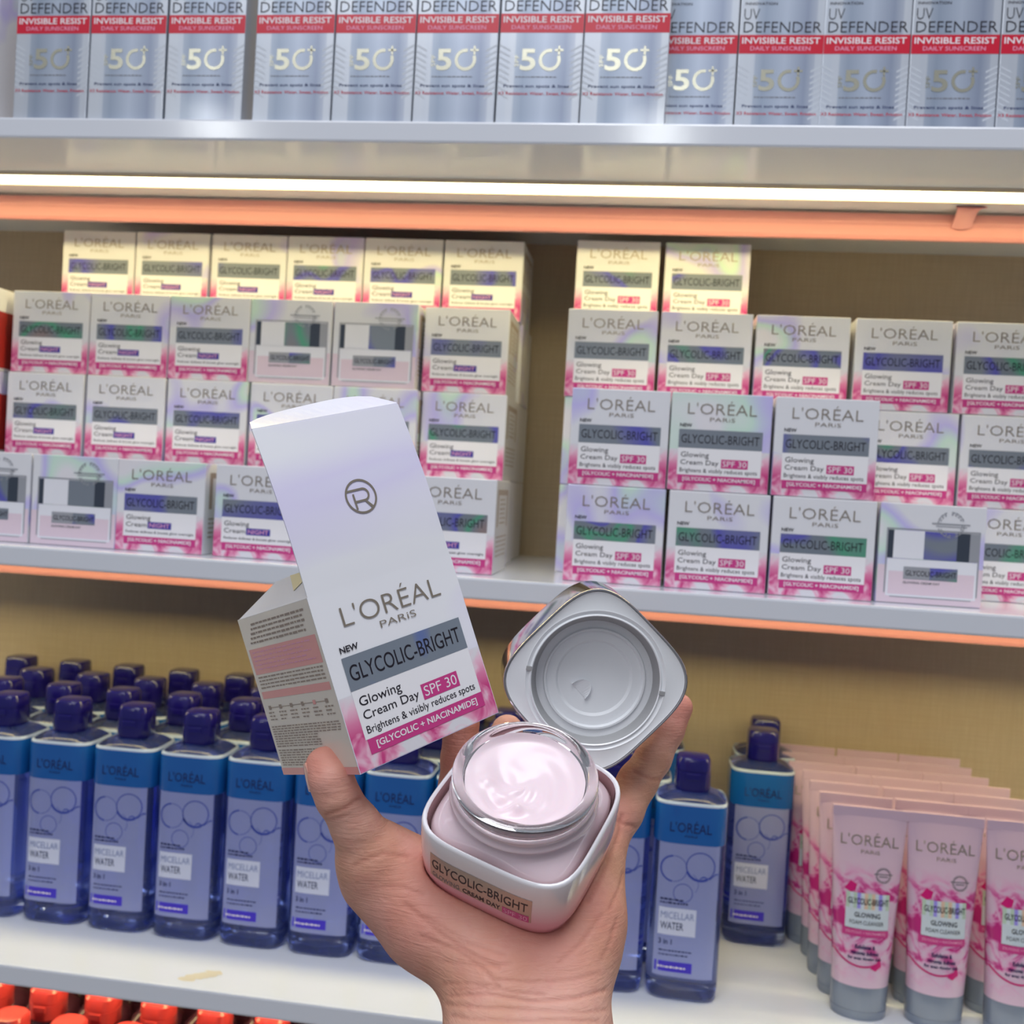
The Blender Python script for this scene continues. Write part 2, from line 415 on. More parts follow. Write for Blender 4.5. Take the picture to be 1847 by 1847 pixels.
def print_jar(parent, fm):
    a = MB(); rect(a, .004, .996, .62, .996, 'pic_pink', fm(1)); a.build('pink_fade', parent)
    a = MB(); f = fm(2)
    for x0, x1, m in ((.085, .14, 'pic_dark'), (.14, .43, 'pic_white'), (.43, .74, 'holographic_foil'), (.74, .86, 'pic_dark'), (.86, .94, 'pic_grey')):
        rect(a, x0, x1, .27, .55, m, f)
    a.build('lid_picture', parent)
    a = MB(); rect(a, .09, .94, .555, .93, 'pic_white', fm(1.6)); rect(a, .11, .92, .68, .91, 'pic_pink', fm(2.0))
    for x0, x1, z0, z1 in ((.07, .085, .25, .90), (.94, .955, .25, .90), (.13, .90, .93, .94), (.085, .94, .25, .262)): rect(a, x0, x1, z0, z1, 'pic_grey', fm(2.2))
    a.build('jar_picture', parent)
    a = MB(); rect(a, .25, .50, .63, .755, 'pic_grey', fm(3)); rect(a, .50, .76, .63, .755, 'holographic_foil', fm(3))
    T(a, 'GLYCOLIC-BRIGHT', .27, .75, .72, .665, 'ink_black', fm(3.6), 0.01)
    T(a, 'GLOWING CREAM DAY', .25, .60, .80, .775, 'ink_grey', fm(3.6), 0.02)
    a.build('small_label', parent)
    a = MB(); g = fm(3.8)
    for r, dd in ((.118, 3), (.098, 9)):
        for k in range(20):
            if k % 5 != 4: ring(a, .67, .19, r, r+.012, 'pic_grey', g, k*18, k*18+18-dd, 3)
    rect(a, .49, .85, .178, .190, 'pic_grey', g); rect(a, .53, .82, .205, .213, 'pic_grey', g)
    a.build('round_seal', parent)
def side_print(parent, w, h, d):
    a = MB(); fs = lambda u, t: (w/2+0.0001, -d/2+u*d, h*(1-t))
    rect(a, .12, .88, .10, .16, 'ink_side', fs); rect(a, .12, .20, .16, .50, 'ink_side', fs); rect(a, .80, .88, .16, .50, 'ink_side', fs)
    for k in range(6): dashes(a, .3, .7, .2+.05*k, .02, 'ink_side', fs, k, .02, .05, .14)
    for k in range(5): dashes(a, .12, .88, .6+.05*k, .02, 'ink_side', fs, 20+k, .02, .05, .14)
    a.build('side_print', parent)
def carton_proto(kind):
    root = empty('cream_box')
    MB().box(-W/2, W/2, -D/2, D/2, 0, H, 'white_foil_card', 0.0007).build('carton', root)
    if kind != 'plain':
        side_print(root, W, H, D)
        if kind == 'J': print_jar(root, face(W, H, D))
        else: print_cream(root, W, H, face(W, H, D), kind == 'N')
    return Proto(root)
PR = {k: carton_proto(k) for k in ('D', 'N', 'J', 'plain')}
HP = 0.0676                                # stacking pitch
rz = lambda a=0.012: random.uniform(-a, a)
def put(kind, x, y, lev, label, group=None, turn=None):
    return PR[kind].put((x+W/2, y+D/2, ZO+0.0002+lev*HP), rz() if turn is None else turn, label, 'box', group)
def words(kind): return {'D': 'white day cream box', 'N': 'white night cream box', 'J': 'jar-picture box'}[kind]
ROW = ['bottom row', 'second row', 'third row', 'top row']
GR = {'L': 'cream boxes in the left stack', 'R': 'cream boxes in the right stack'}
def rowput(side, lev, items):
    n = len(items)
    for i, (k, x, y) in enumerate(items):
        put(k, x, y, lev, '%s, %s in the %s of the %s stack' % (words(k), nth(i, n), ROW[lev], 'left' if side == 'L' else 'right'), GR[side])
rowput('L', 0, [('J', -.5243, .027), ('J', -.4546, .027), ('N', -.3869, .027), ('N', -.3105, .027), ('N', -.2410, .027), ('N', -.1712, .027)])
rowput('L', 1, [('N', -.5290, .101), ('N', -.4587, .101), ('N', -.3883, .101), ('N', -.3180, .101), ('N', -.2492, .101), ('N', -.1795, .112)])
rowput('L', 2, [('N', -.5285, .103), ('N', -.4598, .103), ('N', -.3905, .103), ('J', -.3222, .103), ('J', -.2530, .103), ('N', -.1820, .114)])
rowput('L', 3, [('N', -.5294, .171), ('N', -.4598, .171), ('N', -.3893, .171), ('N', -.3197, .171), ('N', -.2512, .171), ('N', -.1810, .171)])
rowput('R', 0, [('D', -.0535, .028), ('D', .0170, .028), ('D', .0868, .028), ('J', .1575, .031), ('D', .2285, .0975)])
rowput('R', 1, [('D', -.0545, .030), ('D', .0144, .030), ('D', .0847, .030), ('D', .1555, .0985), ('D', .2262, .0985)])
rowput('R', 2, [('D', -.0659, .099), ('D', .0045, .099), ('D', .0750, .099), ('D', .1472, .099), ('D', .2185, .099)])
rowput('R', 3, [('D', -.0677, .161), ('D', .0049, .161)])
for side, cols in (('L', [(-.529, .1), (-.4595, .1), (-.389, .1), (-.319, .1), (-.2505, .1), (-.1765, .1)]),):
    for i, (x, y) in enumerate(cols): put('plain', x, y, 0, 'plain white box behind the bottom row of the left stack, %s' % nth(i, 6), 'hidden boxes of the left stack', 0)
for lev in range(3):
    for i, (x, y) in enumerate([(-.5294, .1755), (-.4598, .1755), (-.3893, .1755), (-.3197, .1755), (-.2512, .1755), (-.1800, .184)]):
        put('plain', x, y, lev, 'plain box against the back panel, left stack, %s, %s' % (nth(i, 6), ROW[lev]), 'back boxes of the left stack', 0)
for lev in range(2):
    for i, x in enumerate((-.0655, .0045, .075)): put('plain', x, .100, lev, 'plain box in the middle of the right stack, %s, %s' % (nth(i, 3), ROW[lev]), 'hidden boxes of the right stack', 0)
put('plain', .1490, .1000, 0, 'plain white box under the second row, behind the jar-picture box', None, 0)
for lev in range(3):
    for i, x in enumerate((-.0677, .0049)): put('plain', x, .1715, lev, 'plain box against the back panel, right stack, %s, %s' % (['left one', 'right one'][i], ROW[lev]), 'back boxes of the right stack', 0)
# red sided boxes at the left edge
def red_box(lev, label):
    root = empty('gift_box', (-.603+.034, .089+.034, ZO+.0002+lev*HP)); tag(root, label, 'box', 'red sided boxes at the left edge')
    MB().box(-.034, .0338, -.034, .034, 0, H, 'white_foil_card', .0007).build('carton', root)
    a = MB(); a.add([(.0339, -.0335, .002), (.0339, .0335, .002), (.0339, .0335, H*.72), (.0339, -.0335, H*.72)], [(0, 1, 2, 3)], 'box_red_side'); a.build('red_side_print', root)
for lev, s in ((0, 'lowest'), (1, 'middle'), (2, 'topmost')): red_box(lev, 'white box with glossy red side at the left edge, %s of three' % s)

# ------------------------------------------------------------------ sunscreen cartons on the upper shelf
UW, UH, UD = 0.0565, 0.132, 0.0295
def uv_proto():
    root = empty('sunscreen_box'); w, h, d = UW, UH, UD
    MB().box(-w/2, w/2, -d/2, d/2, 0, h, 'silver_uv_card', .0006).build('carton', root)
    f = lambda k: (lambda x, z: (x, -d/2-.00009*k, z))
    a = MB(); rect(a, -w/2+.0002, w/2-.0002, .0608, .0735, 'band_red', f(1)); a.build('red_band', root)
    a = MB()
    for k in range(9):                                            # chevron rays printed at the sides
        for s in (-1, 1): a.add([f(.6)(s*.0280, .020+.004*k), f(.6)(s*.0280, .0214+.004*k), f(.6)(s*.0205, .0174+.004*k), f(.6)(s*.0205, .016+.004*k)], [(0, 1, 2, 3)], 'ray_grey')
    a.build('ray_pattern', root)
    a = MB(); g = f(2)
    T(a, 'INNOVATION', -.0255, -.004, .0938, .0956, 'ink_black', g, .01)
    T(a, 'UV', -.0258, -.0155, .0838, .0912, 'ink_black', g, -.012)
    T(a, 'DEFENDER', -.0258, .0262, .0752, .0824, 'ink_black', g, -.008)
    T(a, 'INVISIBLE RESIST', -.0262, .0258, .0675, .0718, 'ink_white', g, .012)
    T(a, 'DAILY SUNSCREEN', -.0205, .0195, .0630, .0658, 'ink_paleink', g, 0)
    dashes(a, -.016, .012, .0310, .0007, 'ink_grey', g, 3)
    T(a, 'Prevent sun spots & lines', -.0238, .0205, .0236, .0262, 'ink_navy', g, .015)
    T(a, 'X3 Resistance: Water, Sweat, Friction', -.0275, .0260, .0188, .0213, 'ink_red', g, .012)
    a.build('lettering', root)
    a = MB(); T(a, '5', -.0135, -.0030, .0355, .0500, 'foil_champagne', g, .022, 4)
    ring(a, .0065, .0427, .0052, .0074, 'foil_champagne', g, 78, 386, 26)
    rect(a, .0118, .0124+.0008, .0462, .0520, 'foil_champagne', g); rect(a, .0096, .0154, .0485, .0499, 'foil_champagne', g)
    V, F = glyphs('SPF', .01, 2); a.add([g(-.0172+.0028*(1-b), .038+.008*q) for q, b in V], F, 'foil_champagne')
    a.build('metallic_numeral', root)
    return Proto(root)
UV = uv_proto(); Zs = ZO+Z1B+TH+.0002
GUV = 'silver sunscreen cartons on the upper shelf'
for i, x in enumerate([-.4685, -.411, -.3525]): UV.put((x+UW/2, .004+UD/2, Zs), rz(), 'silver sunscreen carton, %s of three left of the dark gap' % ['leftmost', 'middle one', 'rightmost'][i], 'carton', GUV)
for i, x in enumerate([-.2878, -.2305, -.1732, -.1158, -.0587]): UV.put((x+UW/2, .004+UD/2, Zs), rz(), 'silver sunscreen carton, %s in the forward run right of the gap' % nth(i, 5), 'carton', GUV)
for i, x in enumerate([-.0122, .0450, .1015, .1585, .2156, .2728]): UV.put((x+UW/2, .036+UD/2, Zs), rz(.008), 'silver sunscreen carton, %s in the set-back run at the right' % nth(i, 6), 'carton', GUV)
root = empty('serum_box', (-.4885-.0265, .012+.02, Zs)); tag(root, 'grey and pink serum carton at the left end of the upper shelf', 'carton')
MB().box(-.0265, .0265, -.02, .02, 0, .135, 'white_foil_card', .0006).build('carton', root)
f = lambda x, z: (x, -.0202, z)
a = MB(); rect(a, -.024, .025, .036, .050, 'holographic_foil', f); a.build('silver_band', root)
a = MB(); rect(a, -.024, .025, .002, .0145, 'band_pink', f); a.build('pink_band', root)
a = MB(); g = lambda x, z: (x, -.0204, z)
T(a, 'GLYCOLIC', -.012, .0235, .0395, .0465, 'ink_black', g); T(a, 'MULTI-DAY', -.014, .024, .0265, .0320, 'ink_black', g); T(a, 'daily UV', .004, .0235, .0195, .0245, 'ink_black', g)
T(a, '[GLYCOLIC + N', -.022, .0235, .0055, .0105, 'ink_white', g, .02); T(a, "L'OR\u00c9AL", -.02, .022, .088, .099, 'foil_gold', g); a.build('lettering', root)

# ------------------------------------------------------------------ blue bottles on the lower shelf
BW, BD = 0.0265, 0.0238
def bottle_proto():
    root = empty('micellar_water_bottle')
    n = 4.6; q = MB()
    lv = [(0, .84), (.0012, .93), (.004, .985), (.009, 1), (.1425, 1), (.1445, .985), (.1462, .95), (.1485, .80), (.1500, .62)]
    rings = [sup(BW*s, BD*s, n if z < .146 else 3.2, z, 40) for z, s in lv]
    rings += [sup(.0112, .0112, 2, .1512, 40), sup(.0104, .0104, 2, .1560, 40)]
    smooth_by_angle(q.loft(rings, 'bottle_clear').build('body', root), 50)
    q = MB(); q.loft([sup(BW+.0002, BD+.0002, n, z, 40) for z in (.116, .1425)] + [sup(BW*.986, BD*.986, n, .1446, 40)], 'bottle_blue_band', False, False); smooth_by_angle(q.build('blue_band', root), 50)['label'] = 'deep blue band round the shoulder'
    q = MB(); q.loft([sup(BW*s, BD*s, n, z, 40) for z, s in ((.1440, .995), (.1452, .985), (.1462, .958), (.1450, .94))], 'shoulder_edge', False, False); smooth_by_angle(q.build('shoulder_rim', root), 50)
    f = lambda k: (lambda x, z: (x, -BD*(1-abs(x/BW)**n)**(1/n)-.00012-.0001*k, z))
    a = MB(); rect(a, -.0218, .0218, .0180, .116, 'bottle_label', f(0), 14, 1); a.build('frosted_label', root, True)
    a = MB(); rect(a, -.0195, .0075, .0485, .0685, 'bottle_tag', f(1), 6, 1); a.build('white_tag', root)
    a = MB(); rect(a, -.0205, .0065, .0215, .0290, 'band_bottle_violet', f(1), 6, 1); a.build('violet_strip', root)
    a = MB(); g = f(2)
    T(a, "L'OR\u00c9AL", -.0150, .0150, .1245, .1335, 'ink_bottle', g); T(a, 'PARiS', -.004, .005, .1210, .1228, 'ink_bottle', g)
    T(a, 'MICELLAR', -.018, .0062, .0605, .0655, 'ink_pale_blue', g, .0); T(a, 'WATER', -.018, -.0012, .0525, .0580, 'ink_navy', g, .01)
    dashes(a, -.019, .001, .0715, .0014, 'ink_bottle', g, 4); dashes(a, -.019, -.002, .0740, .0014, 'ink_bottle', g, 5)
    T(a, '3 in 1', -.0185, -.0090, .0415, .0455, 'ink_bottle', g, .02); dashes(a, -.018, .006, .0365, .001, 'ink_bottle', g, 6); dashes(a, -.018, .004, .0335, .001, 'ink_bottle', g, 7)
    dashes(a, -.0185, .003, .0242, .0016, 'ink_white', g, 9)
    a.build('lettering', root)
    a = MB(); g = f(1)
    ring(a, .0085, .1005, .0098, .0106, 'ring_blue', g, 0, 360, 30); ring(a, .0085, .1008, .0096, .0114, 'ring_blue', g, 205, 300, 14)
    ring(a, -.0105, .0975, .0088, .0100, 'ring_blue', g, 95, 265, 16); ring(a, -.0105, .0975, .0092, .0096, 'ring_blue', g, -90, 90, 16); ring(a, -.0030, .0800, .0066, .0071, 'ring_blue', g, 0, 360, 22); ring(a, -.0010, .0870, .0085, .0088, 'ring_blue', g, -40, 60, 10)
    wv = [(.0085+.0013*k, .0915+.0012*math.sin(k*.9)+.00035*k) for k in range(11)]
    for (x0, z0), (x1, z1) in zip(wv[:-1], wv[1:]): a.add([g(x0, z0-.0005), g(x1, z1-.0005), g(x1, z1+.0005), g(x0, z0+.0005)], [(0, 1, 2, 3)], 'ring_blue')
    a.build('bubble_art', root)
    q = MB(); q.loft([sup(s, s, p, z, 36) for z, s, p in ((.1515, .0128, 3.0), (.153, .0133, 3.2), (.1655, .0130, 3.2), (.1657, .0126, 3.2), (.1664, .0126, 3.2), (.1666, .0130, 3.2), (.1735, .0126, 3.4), (.1757, .0114, 3.4), (.1762, .0085, 3.0))], 'cap_navy'); cp = smooth_by_angle(q.build('flip_cap', root), 35)
    MB().box(-.0055, .0055, -.0138, -.0120, .1600, .1652, 'cap_navy', .0008).build('thumb_notch', cp)
    return Proto(root)
BT = bottle_proto(); ZB = ZO-.3055+.0002
GB = 'blue micellar water bottles on the lower shelf'
rowsB = [('front row', [-.506+.0554*k for k in range(11)], .0905), ('second row', [-.545+.0553*k for k in range(11)], .1410), ('third row', [-.547+.0553*k for k in range(11)], .1910), ('back row', [-.5960+.0562*k for k in range(12)], .2410)]
for name, xs, y in rowsB:
    for i, x in enumerate(xs): BT.put((x, y+random.uniform(-.0008, .0008), ZB), rz(.03), 'blue micellar bottle with navy cap, %s in the %s' % (nth(i, len(xs)), name), 'bottle', GB)
BT.put((.1118, .1990, ZB), .0, 'blue bottle standing alone between bottles and tubes, front one of two', 'bottle', GB)
BT.put((.1190, .2470, ZB), .02, 'blue bottle behind the lone one at the right, its cap showing', 'bottle', GB)

# ------------------------------------------------------------------ pink tubes
TW, TT = .0200, .0142
def tube_half(z):
    t = min(max((z-.024)/(.146-.024), 0), 1); a = TW+(.0264-TW)*t**1.1; b = TT*(1-t**1.5)+.0009*t**1.5
    return a, b
def tube_proto():
    root = empty('cleanser_tube'); q = MB()
    rings = [sup(*tube_half(z), 2.0+.6*((z-.024)/.122), z, 64) for z in np.linspace(.024, .1435, 15)]
    smooth_by_angle(q.loft(rings, 'tube_pink_pearl').build('body', root), 60)
    MB().box(-.0264, .0264, -.0011, .0011, .1430, .1505, 'tube_pink_pearl', .0005).build('crimp', root)
    q = MB(); q.loft([sup(TW*s, TT*s, 2.0, z, 40) for z, s in ((0, .93), (.0012, .965), (.006, .985), (.0062, .965), (.0068, .965), (.0070, .99), (.0235, 1.0), (.0245, .98))], 'tube_cap_grey'); smooth_by_angle(q.build('grey_cap', root), 35)['label'] = 'shiny blue-grey flip cap at the bottom'
    def f(k):
        def g(x, z):
            a, b = tube_half(z); u = min(abs(x/a), .985); e = 2.0+.6*((z-.024)/.122); return (x, -b*(1-u**e)**(1/e)-.00032-.0001*k, z)
        return g
    a = MB()
    V, F = glyphs("L'OR\u00c9AL", -.005, 2); a.add([f(1)(-.0200+.0405*u, .1235+.0095*v) for u, v in V], F, 'foil_gold'); T(a, 'PARiS', -.0058, .0075, .1180, .1208, 'foil_gold', f(1))
    a.build('brand_lettering', root)
    a = MB(); rect(a, -.0145, .0155, .0655, .0795, 'tube_panel', f(0), 12, 2); a.build('white_panel', root)
    a = MB()
    for i in range(12):
        rect(a, -.0145+.0025*i, -.0145+.0025*(i+1), .0795, .0905, ['rainbow_green', 'tube_panel', 'rainbow_green', 'rainbow_violet', 'tube_panel', 'rainbow_amber', 'rainbow_green', 'rainbow_amber', 'tube_panel', 'rainbow_violet', 'tube_panel', 'rainbow_green'][i], f(0))
    a.build('rainbow_band', root)
    a = MB(); rect(a, -.0160, .0158, .0600, .0650, 'band_pink', f(0), 12, 1); a.build('pink_band', root)
    a = MB(); g = f(1.5)
    T(a, 'GLYCOLIC-BRIGHT', -.0132, .0148, .0826, .0870, 'ink_black', f(3), .012)
    T(a, 'GLOWING', -.0085, .0095, .0735, .0770, 'ink_black', g, .02); T(a, 'FOAM CLEANSER', -.0115, .0120, .0685, .0713, 'ink_black', g, 0)
    T(a, '[GLYCOLIC + NIACINAMIDE]', -.0135, .0135, .0615, .0638, 'ink_paleink', g, .01)
    for k, s in enumerate(['Exfoliates &', 'removes dullness', 'for even glowing skin']): wd = [.007, .0095, .0115][k]; T(a, s, -wd, wd, .0515-.0042*k, .0545-.0042*k, 'ink_bottle', g, .03)
    a.build('lettering', root)
    a = MB()
    for r in (.0042, .0050): ring(a, .0105, .1040, r, r+.0004, 'ink_grey', g, 0, 360, 22)
    rect(a, .0040, .0170, .1043, .1050, 'ink_grey', g); rect(a, .0075, .0135, .1028, .1035, 'ink_grey', g); a.build('round_seal', root)
    a = MB(); a.poly([f(.5)(*p) for p in ((-.0160, .0925), (-.0120, .0985), (-.0075, .0965), (-.0085, .0920), (-.0115, .0905))], 'petal_magenta')
    a.poly([f(.5)(*p) for p in ((.0040, .0385), (.0085, .0420), (.0105, .0470), (.0120, .0400), (.0080, .0365))], 'petal_magenta')
    ring(a, -.002, .060, .0215, .0228, 'petal_magenta', f(.4), 215, 300, 16, .95); a.build('petal_art', root)
    return Proto(root)
TB = tube_proto(); GT = 'pink cleanser tubes on the lower shelf'
names = ['front row', 'second row', 'third row', 'fourth row', 'fifth row', 'sixth row', 'rearmost row']
for r in range(7):
    sh = [0, -.0035, -.006, -.0075, -.015, -.018, -.019][r]
    for c in range(3):
        x = [.1765, .2300, .2840][c]+sh+random.uniform(-.0012, .0012)
        TB.put((x, .0850+.0300*r-(.0035 if r > 3 else 0), ZB), rz(.03), 'pink foam cleanser tube standing on its cap, %s column, %s' % (['left', 'middle', 'right'][c], names[r]), 'tube', GT)

# ------------------------------------------------------------------ red capped bottles in the lowest bay
def red_proto():
    root = empty('red_capped_bottle'); q = MB(); zt = .180
    lv = [(0, .020, 3), (.002, .0225, 3), (.130, .0225, 3), (.138, .020, 3), (.147, .0125, 2.2), (.152, .0108, 2), (.156, .0108, 2)]
    smooth_by_angle(q.loft([sup(s, s, p, z, 32) for z, s, p in lv], 'bottle_maroon').build('body', root), 45)
    q = MB(); q.loft([sup(s, s, p, z, 32) for z, s, p in ((.154, .0128, 2.6), (.1555, .0138, 2.8), (.168, .0137, 2.8), (.1682, .0132, 2.8), (.169, .0132, 2.8), (.1692, .0137, 2.8), (.1775, .0133, 2.8), (.1797, .0118, 2.6), (.1802, .008, 2.4))], 'cap_red')
    cp = smooth_by_angle(q.build('flip_cap', root), 35); MB().box(-.0055, .0055, -.0143, -.0125, .1615, .1672, 'cap_red', .0008).build('thumb_notch', cp)
    return Proto(root)
RD = red_proto(); ZR = ZO-.5578
GRD = 'red capped bottles in the lowest bay'
xs = [-.517+.0492*k for k in range(8)]
for i, x in enumerate(xs): RD.put((x-.005, .112, ZR), 0, 'dark bottle with red cap, %s in the rear line under the lower shelf' % nth(i, 8), 'bottle', GRD)
xs = [-.518+.0492*k for k in range(6)]
for i, x in enumerate(xs): RD.put((x-.006, .062, ZR), 0, 'dark bottle with red cap, %s in the front line under the lower shelf' % nth(i, 6), 'bottle', GRD)
for r_, y in (('third', .162), ('rearmost', .212)):
    for i in range(8): RD.put((-.545+.0492*i+(.012 if y > .2 else -.002), y, ZR), 0, 'dark maroon bottle in the %s line under the lower shelf, %s' % (r_, nth(i, 8)), 'bottle', GRD)
sh4 = empty('display_shelf', (0, 0, ZR-.0149)); tag(sh4, 'lowest white shelf board carrying the red capped bottles', 'shelf')
MB().box(XL, XR, 0, YS, 0, .0147, 'shelf_white', .0016).build('board', sh4)

# ------------------------------------------------------------------ held carton (open flap)
ch = empty('open_cream_box'); tag(ch, 'opened white day cream carton with lifted flap, pinched by the thumb', 'box')
Rc = rotvec([-.126, -.6672, -.2797]); A = np.stack([Rc[:, 0], Rc[:, 2], -Rc[:, 1]], 1)     # local x right, y away, z up
w, h, d = .066, .0667, .0665
t0 = np.array([-.0301, .0879, .3835]) + A @ np.array([0, d/2, 0])
ch.matrix_world = hand_space(A, t0)
th = .0005; q = MB()
q.box(-w/2, w/2, -d/2, -d/2+th, 0, h, 'card_white_sheen'); q.box(-w/2, w/2, d/2-th, d/2, 0, h, 'card_white_sheen')
q.box(-w/2, -w/2+th, -d/2+th, d/2-th, 0, h, 'card_white_sheen'); q.box(w/2-th, w/2, -d/2+th, d/2-th, 0, h, 'card_white_sheen'); q.box(-w/2+th, w/2-th, -d/2+th, d/2-th, 0, th, 'card_white_sheen')
q.build('carton', ch)
print_cream(ch, w, h, face(w, h, d), False, True)
q = MB(); L = .0650; N_ = 8                                  # lid flap rises from the front edge, bowed slightly
rows = []
for i in range(N_+1):
    s_ = i/N_; z = h+L*s_; y = -d/2+L*s_*.055-.0016*math.sin(s_*PI); rows.append((y, z))
V = [(x, y+o_, z) for o_ in (0, th) for (y, z) in rows for x in (-w/2+.0003, w/2-.0003)]
n1 = 2*(N_+1); F = []
for i in range(N_):
    F += [(2*i, 2*i+1, 2*i+3, 2*i+2), (n1+2*i+2, n1+2*i+3, n1+2*i+1, n1+2*i), (2*i, 2*i+2, n1+2*i+2, n1+2*i), (2*i+1, n1+2*i+1, n1+2*i+3, 2*i+3)]
F += [(2*N_, 2*N_+1, n1+2*N_+1, n1+2*N_)]
q.add(V, F, 'card_white_sheen'); flap = smooth_by_angle(q.build('lid_flap', ch), 30); flap['label'] = 'white lid flap standing up with a gold round emblem'
yt, zt = rows[-1]
q = MB(); pts = []                                          # tuck flap folded back from the lid's far edge
nn = 14
for i in range(nn+1):
    x = -w/2+.0005+(w-.001)*i/nn; u = (i/nn)*2-1; dep = .0165*max(0.0, 1-abs(u)**3.2)**.5+.0006
    pts.append((x, dep))
for o_ in (0, th):
    for x, dep in pts: q.v += [(x, yt+.0002, zt+o_), (x, yt+dep*.90, zt+dep*.40+.0035*(x/w+.5)*dep/.0165+o_)]
n1 = 2*(nn+1)
for i in range(nn):
    q.f += [(2*i, 2*i+2, 2*i+3, 2*i+1), (n1+2*i+1, n1+2*i+3, n1+2*i+2, n1+2*i), (2*i+1, 2*i+3, n1+2*i+3, n1+2*i+1), (2*i, n1+2*i, n1+2*i+2, 2*i+2)]; q.m += [q.mi('card_white_sheen')]*4
q.build('tuck_flap', ch)
q = MB(); P_ = [(-d/2+.001, 0), (-d/2+.0025, .0085), (-d/2+.0080, .0120), (-d/2+.017, .0130), (-d/2+.038, .0125), (d/2-.001, 0)]       # dust flap over the left side
for o_ in (0, th): q.v += [(-w/2+.0003+o_+zz*.62, yy, h+zz*.80) for yy, zz in P_]
k = len(P_); q.f += [tuple(range(k)), tuple(range(2*k-1, k-1, -1))]+[(i, (i+1) % k, k+(i+1) % k, k+i) for i in range(k)]; q.m += [q.mi('card_white_sheen')]*(k+2)
q.build('dust_flap', ch)
q = MB(); P_ = [(-d/2+.0050, .0100), (-d/2+.0120, .0122), (-d/2+.0240, .0127), (-d/2+.0150, .0050)]
for o_ in (.0002, .0004): q.v += [(-w/2+.0003-o_*.8+zz*.62, yy, h+zz*.80+o_*.62) for yy, zz in P_]
k = 4; q.f += [tuple(range(k)), tuple(range(2*k-1, k-1, -1))]+[(i, (i+1) % k, k+(i+1) % k, k+i) for i in range(k)]; q.m += [q.mi('card_inside')]*(k+2)
q.build('inner_tab', ch)['label'] = 'small cream-yellow inside corner of the flap'
# emblem: a ring with a letter inside, printed in gold on the lid flap
def ff(x, zz):
    s_ = min(max(zz/L, 0), 1); return (x, -d/2+L*s_*.055-.0016*math.sin(s_*PI)-.00025, h+zz)
a = MB(); cx, cz = .0012, .0315
ring(a, cx, cz, .0061, .0069, 'foil_gold', ff, 0, 360, 48)
rect(a, cx-.0036, cx-.0028, cz-.0048, cz+.0014, 'foil_gold', ff); rect(a, cx-.0056, cx+.0012, cz+.0024, cz+.0032, 'foil_gold', ff)
ring(a, cx+.0012, cz+.0005, .0019, .0027, 'foil_gold', ff, -90, 90, 16); rect(a, cx-.0036, cx+.0012, cz-.0022, cz-.0014, 'foil_gold', ff)
a.add([ff(cx+.0006, cz-.0016), ff(cx+.0016, cz-.0016), ff(cx+.0044, cz-.0050), ff(cx+.0034, cz-.0056)], [(0, 1, 2, 3)], 'foil_gold')
a.build('emblem', flap)
# side print: small text rows too fine to read, pink panels, step diagram
fs = lambda k: (lambda u, t: (-w/2-.00008*k, d/2-u*d, h*(1-t)))
a = MB(); rect(a, .002, .998, .002, .998, 'side_print_cream', fs(1)); a.build('side_panel', ch)
a = MB(); rect(a, .04, .97, .20, .36, 'side_pink', fs(2)); rect(a, .04, .97, .47, .515, 'side_pink', fs(2)); rect(a, .0, 1, .955, .998, 'side_pink', fs(2)); a.build('pink_side_panel', ch)
a = MB(); g = fs(3)
def line(t, u0=.05, u1=.95, hh=.009, m='ink_side', sd=0): dashes(a, u0, u1, t, hh, m, g, sd, .012, .02, .07)
for k in range(5): line(.045+.028*k, .10+.02*(4-k), .92-.01*k, .014, 'ink_side', k)
for k in range(5): line(.22+.026*k, .08, .8 if k % 2 else .9, .008, 'ink_paleink', 10+k)
for k in range(4): line(.375+.022*k, .06, .95, .010, 'ink_side', 20+k)
for k in range(6):
    u = .08+.155*k; rect(a, u, u+.035, .56, .585, 'ink_side' if k != 4 else 'side_pink', g)
    if k < 5: rect(a, u+.035, u+.155, .571, .575, 'ink_side', g)
    for j in range(3): line(.60+.022*j, u-.02, u+.08, .009, 'ink_side', 40+k*3+j)
for k in range(9): line(.69+.0155*k, .04, .96 if k < 4 else .66, .008, 'ink_side', 60+k)
for k in range(7): line(.84+.0155*k, .04, .66, .008, 'ink_side', 80+k)
a.build('small_print', ch)

# ------------------------------------------------------------------ held jar
jr = empty('cream_jar'); tag(jr, 'open square pearl and pink jar full of pale cream resting on the palm', 'jar')
Rj = rotvec([1.2027, 2.0360, -1.0771]); jr.matrix_world = hand_space(Rj, [.0042, .108, .3744])
s, n = .032, 4.4
lv = [(-.0307, s*.84), (-.0300, s*.90), (-.0280, s*.945), (-.0235, s*.98), (-.0160, s*1.0), (-.0060, s*1.0), (-.0016, s*.998), (-.0004, s*.988), (0.0, s*.972), (-.0003, s*.955), (-.0010, s*.945)]
q = MB(); q.loft([sup(r, r, n, z, 96) for z, r in lv], 'jar_shell_pearl', True, False); smooth_by_angle(q.build('outer_shell', jr), 60)
q = MB(); q.loft([sup(r, r, n, z, 96) for z, r in ((-.0010, s*.9455), (-.0060, s*.925), (-.0110, s*.915), (-.0112, s*.6))], 'liner_mauve', False, True); smooth_by_angle(q.build('inner_lining', jr), 60)['label'] = 'mauve reflective lining inside the shell rim'
def blend(r1, r2, t, z, nn_=96):
    a_, b_ = sup(r1, r1, n, z, nn_), sup(r2, r2, 2, z, nn_); return [(p[0]*(1-t)+q_[0]*t, p[1]*(1-t)+q_[1]*t, z) for p, q_ in zip(a_, b_)]
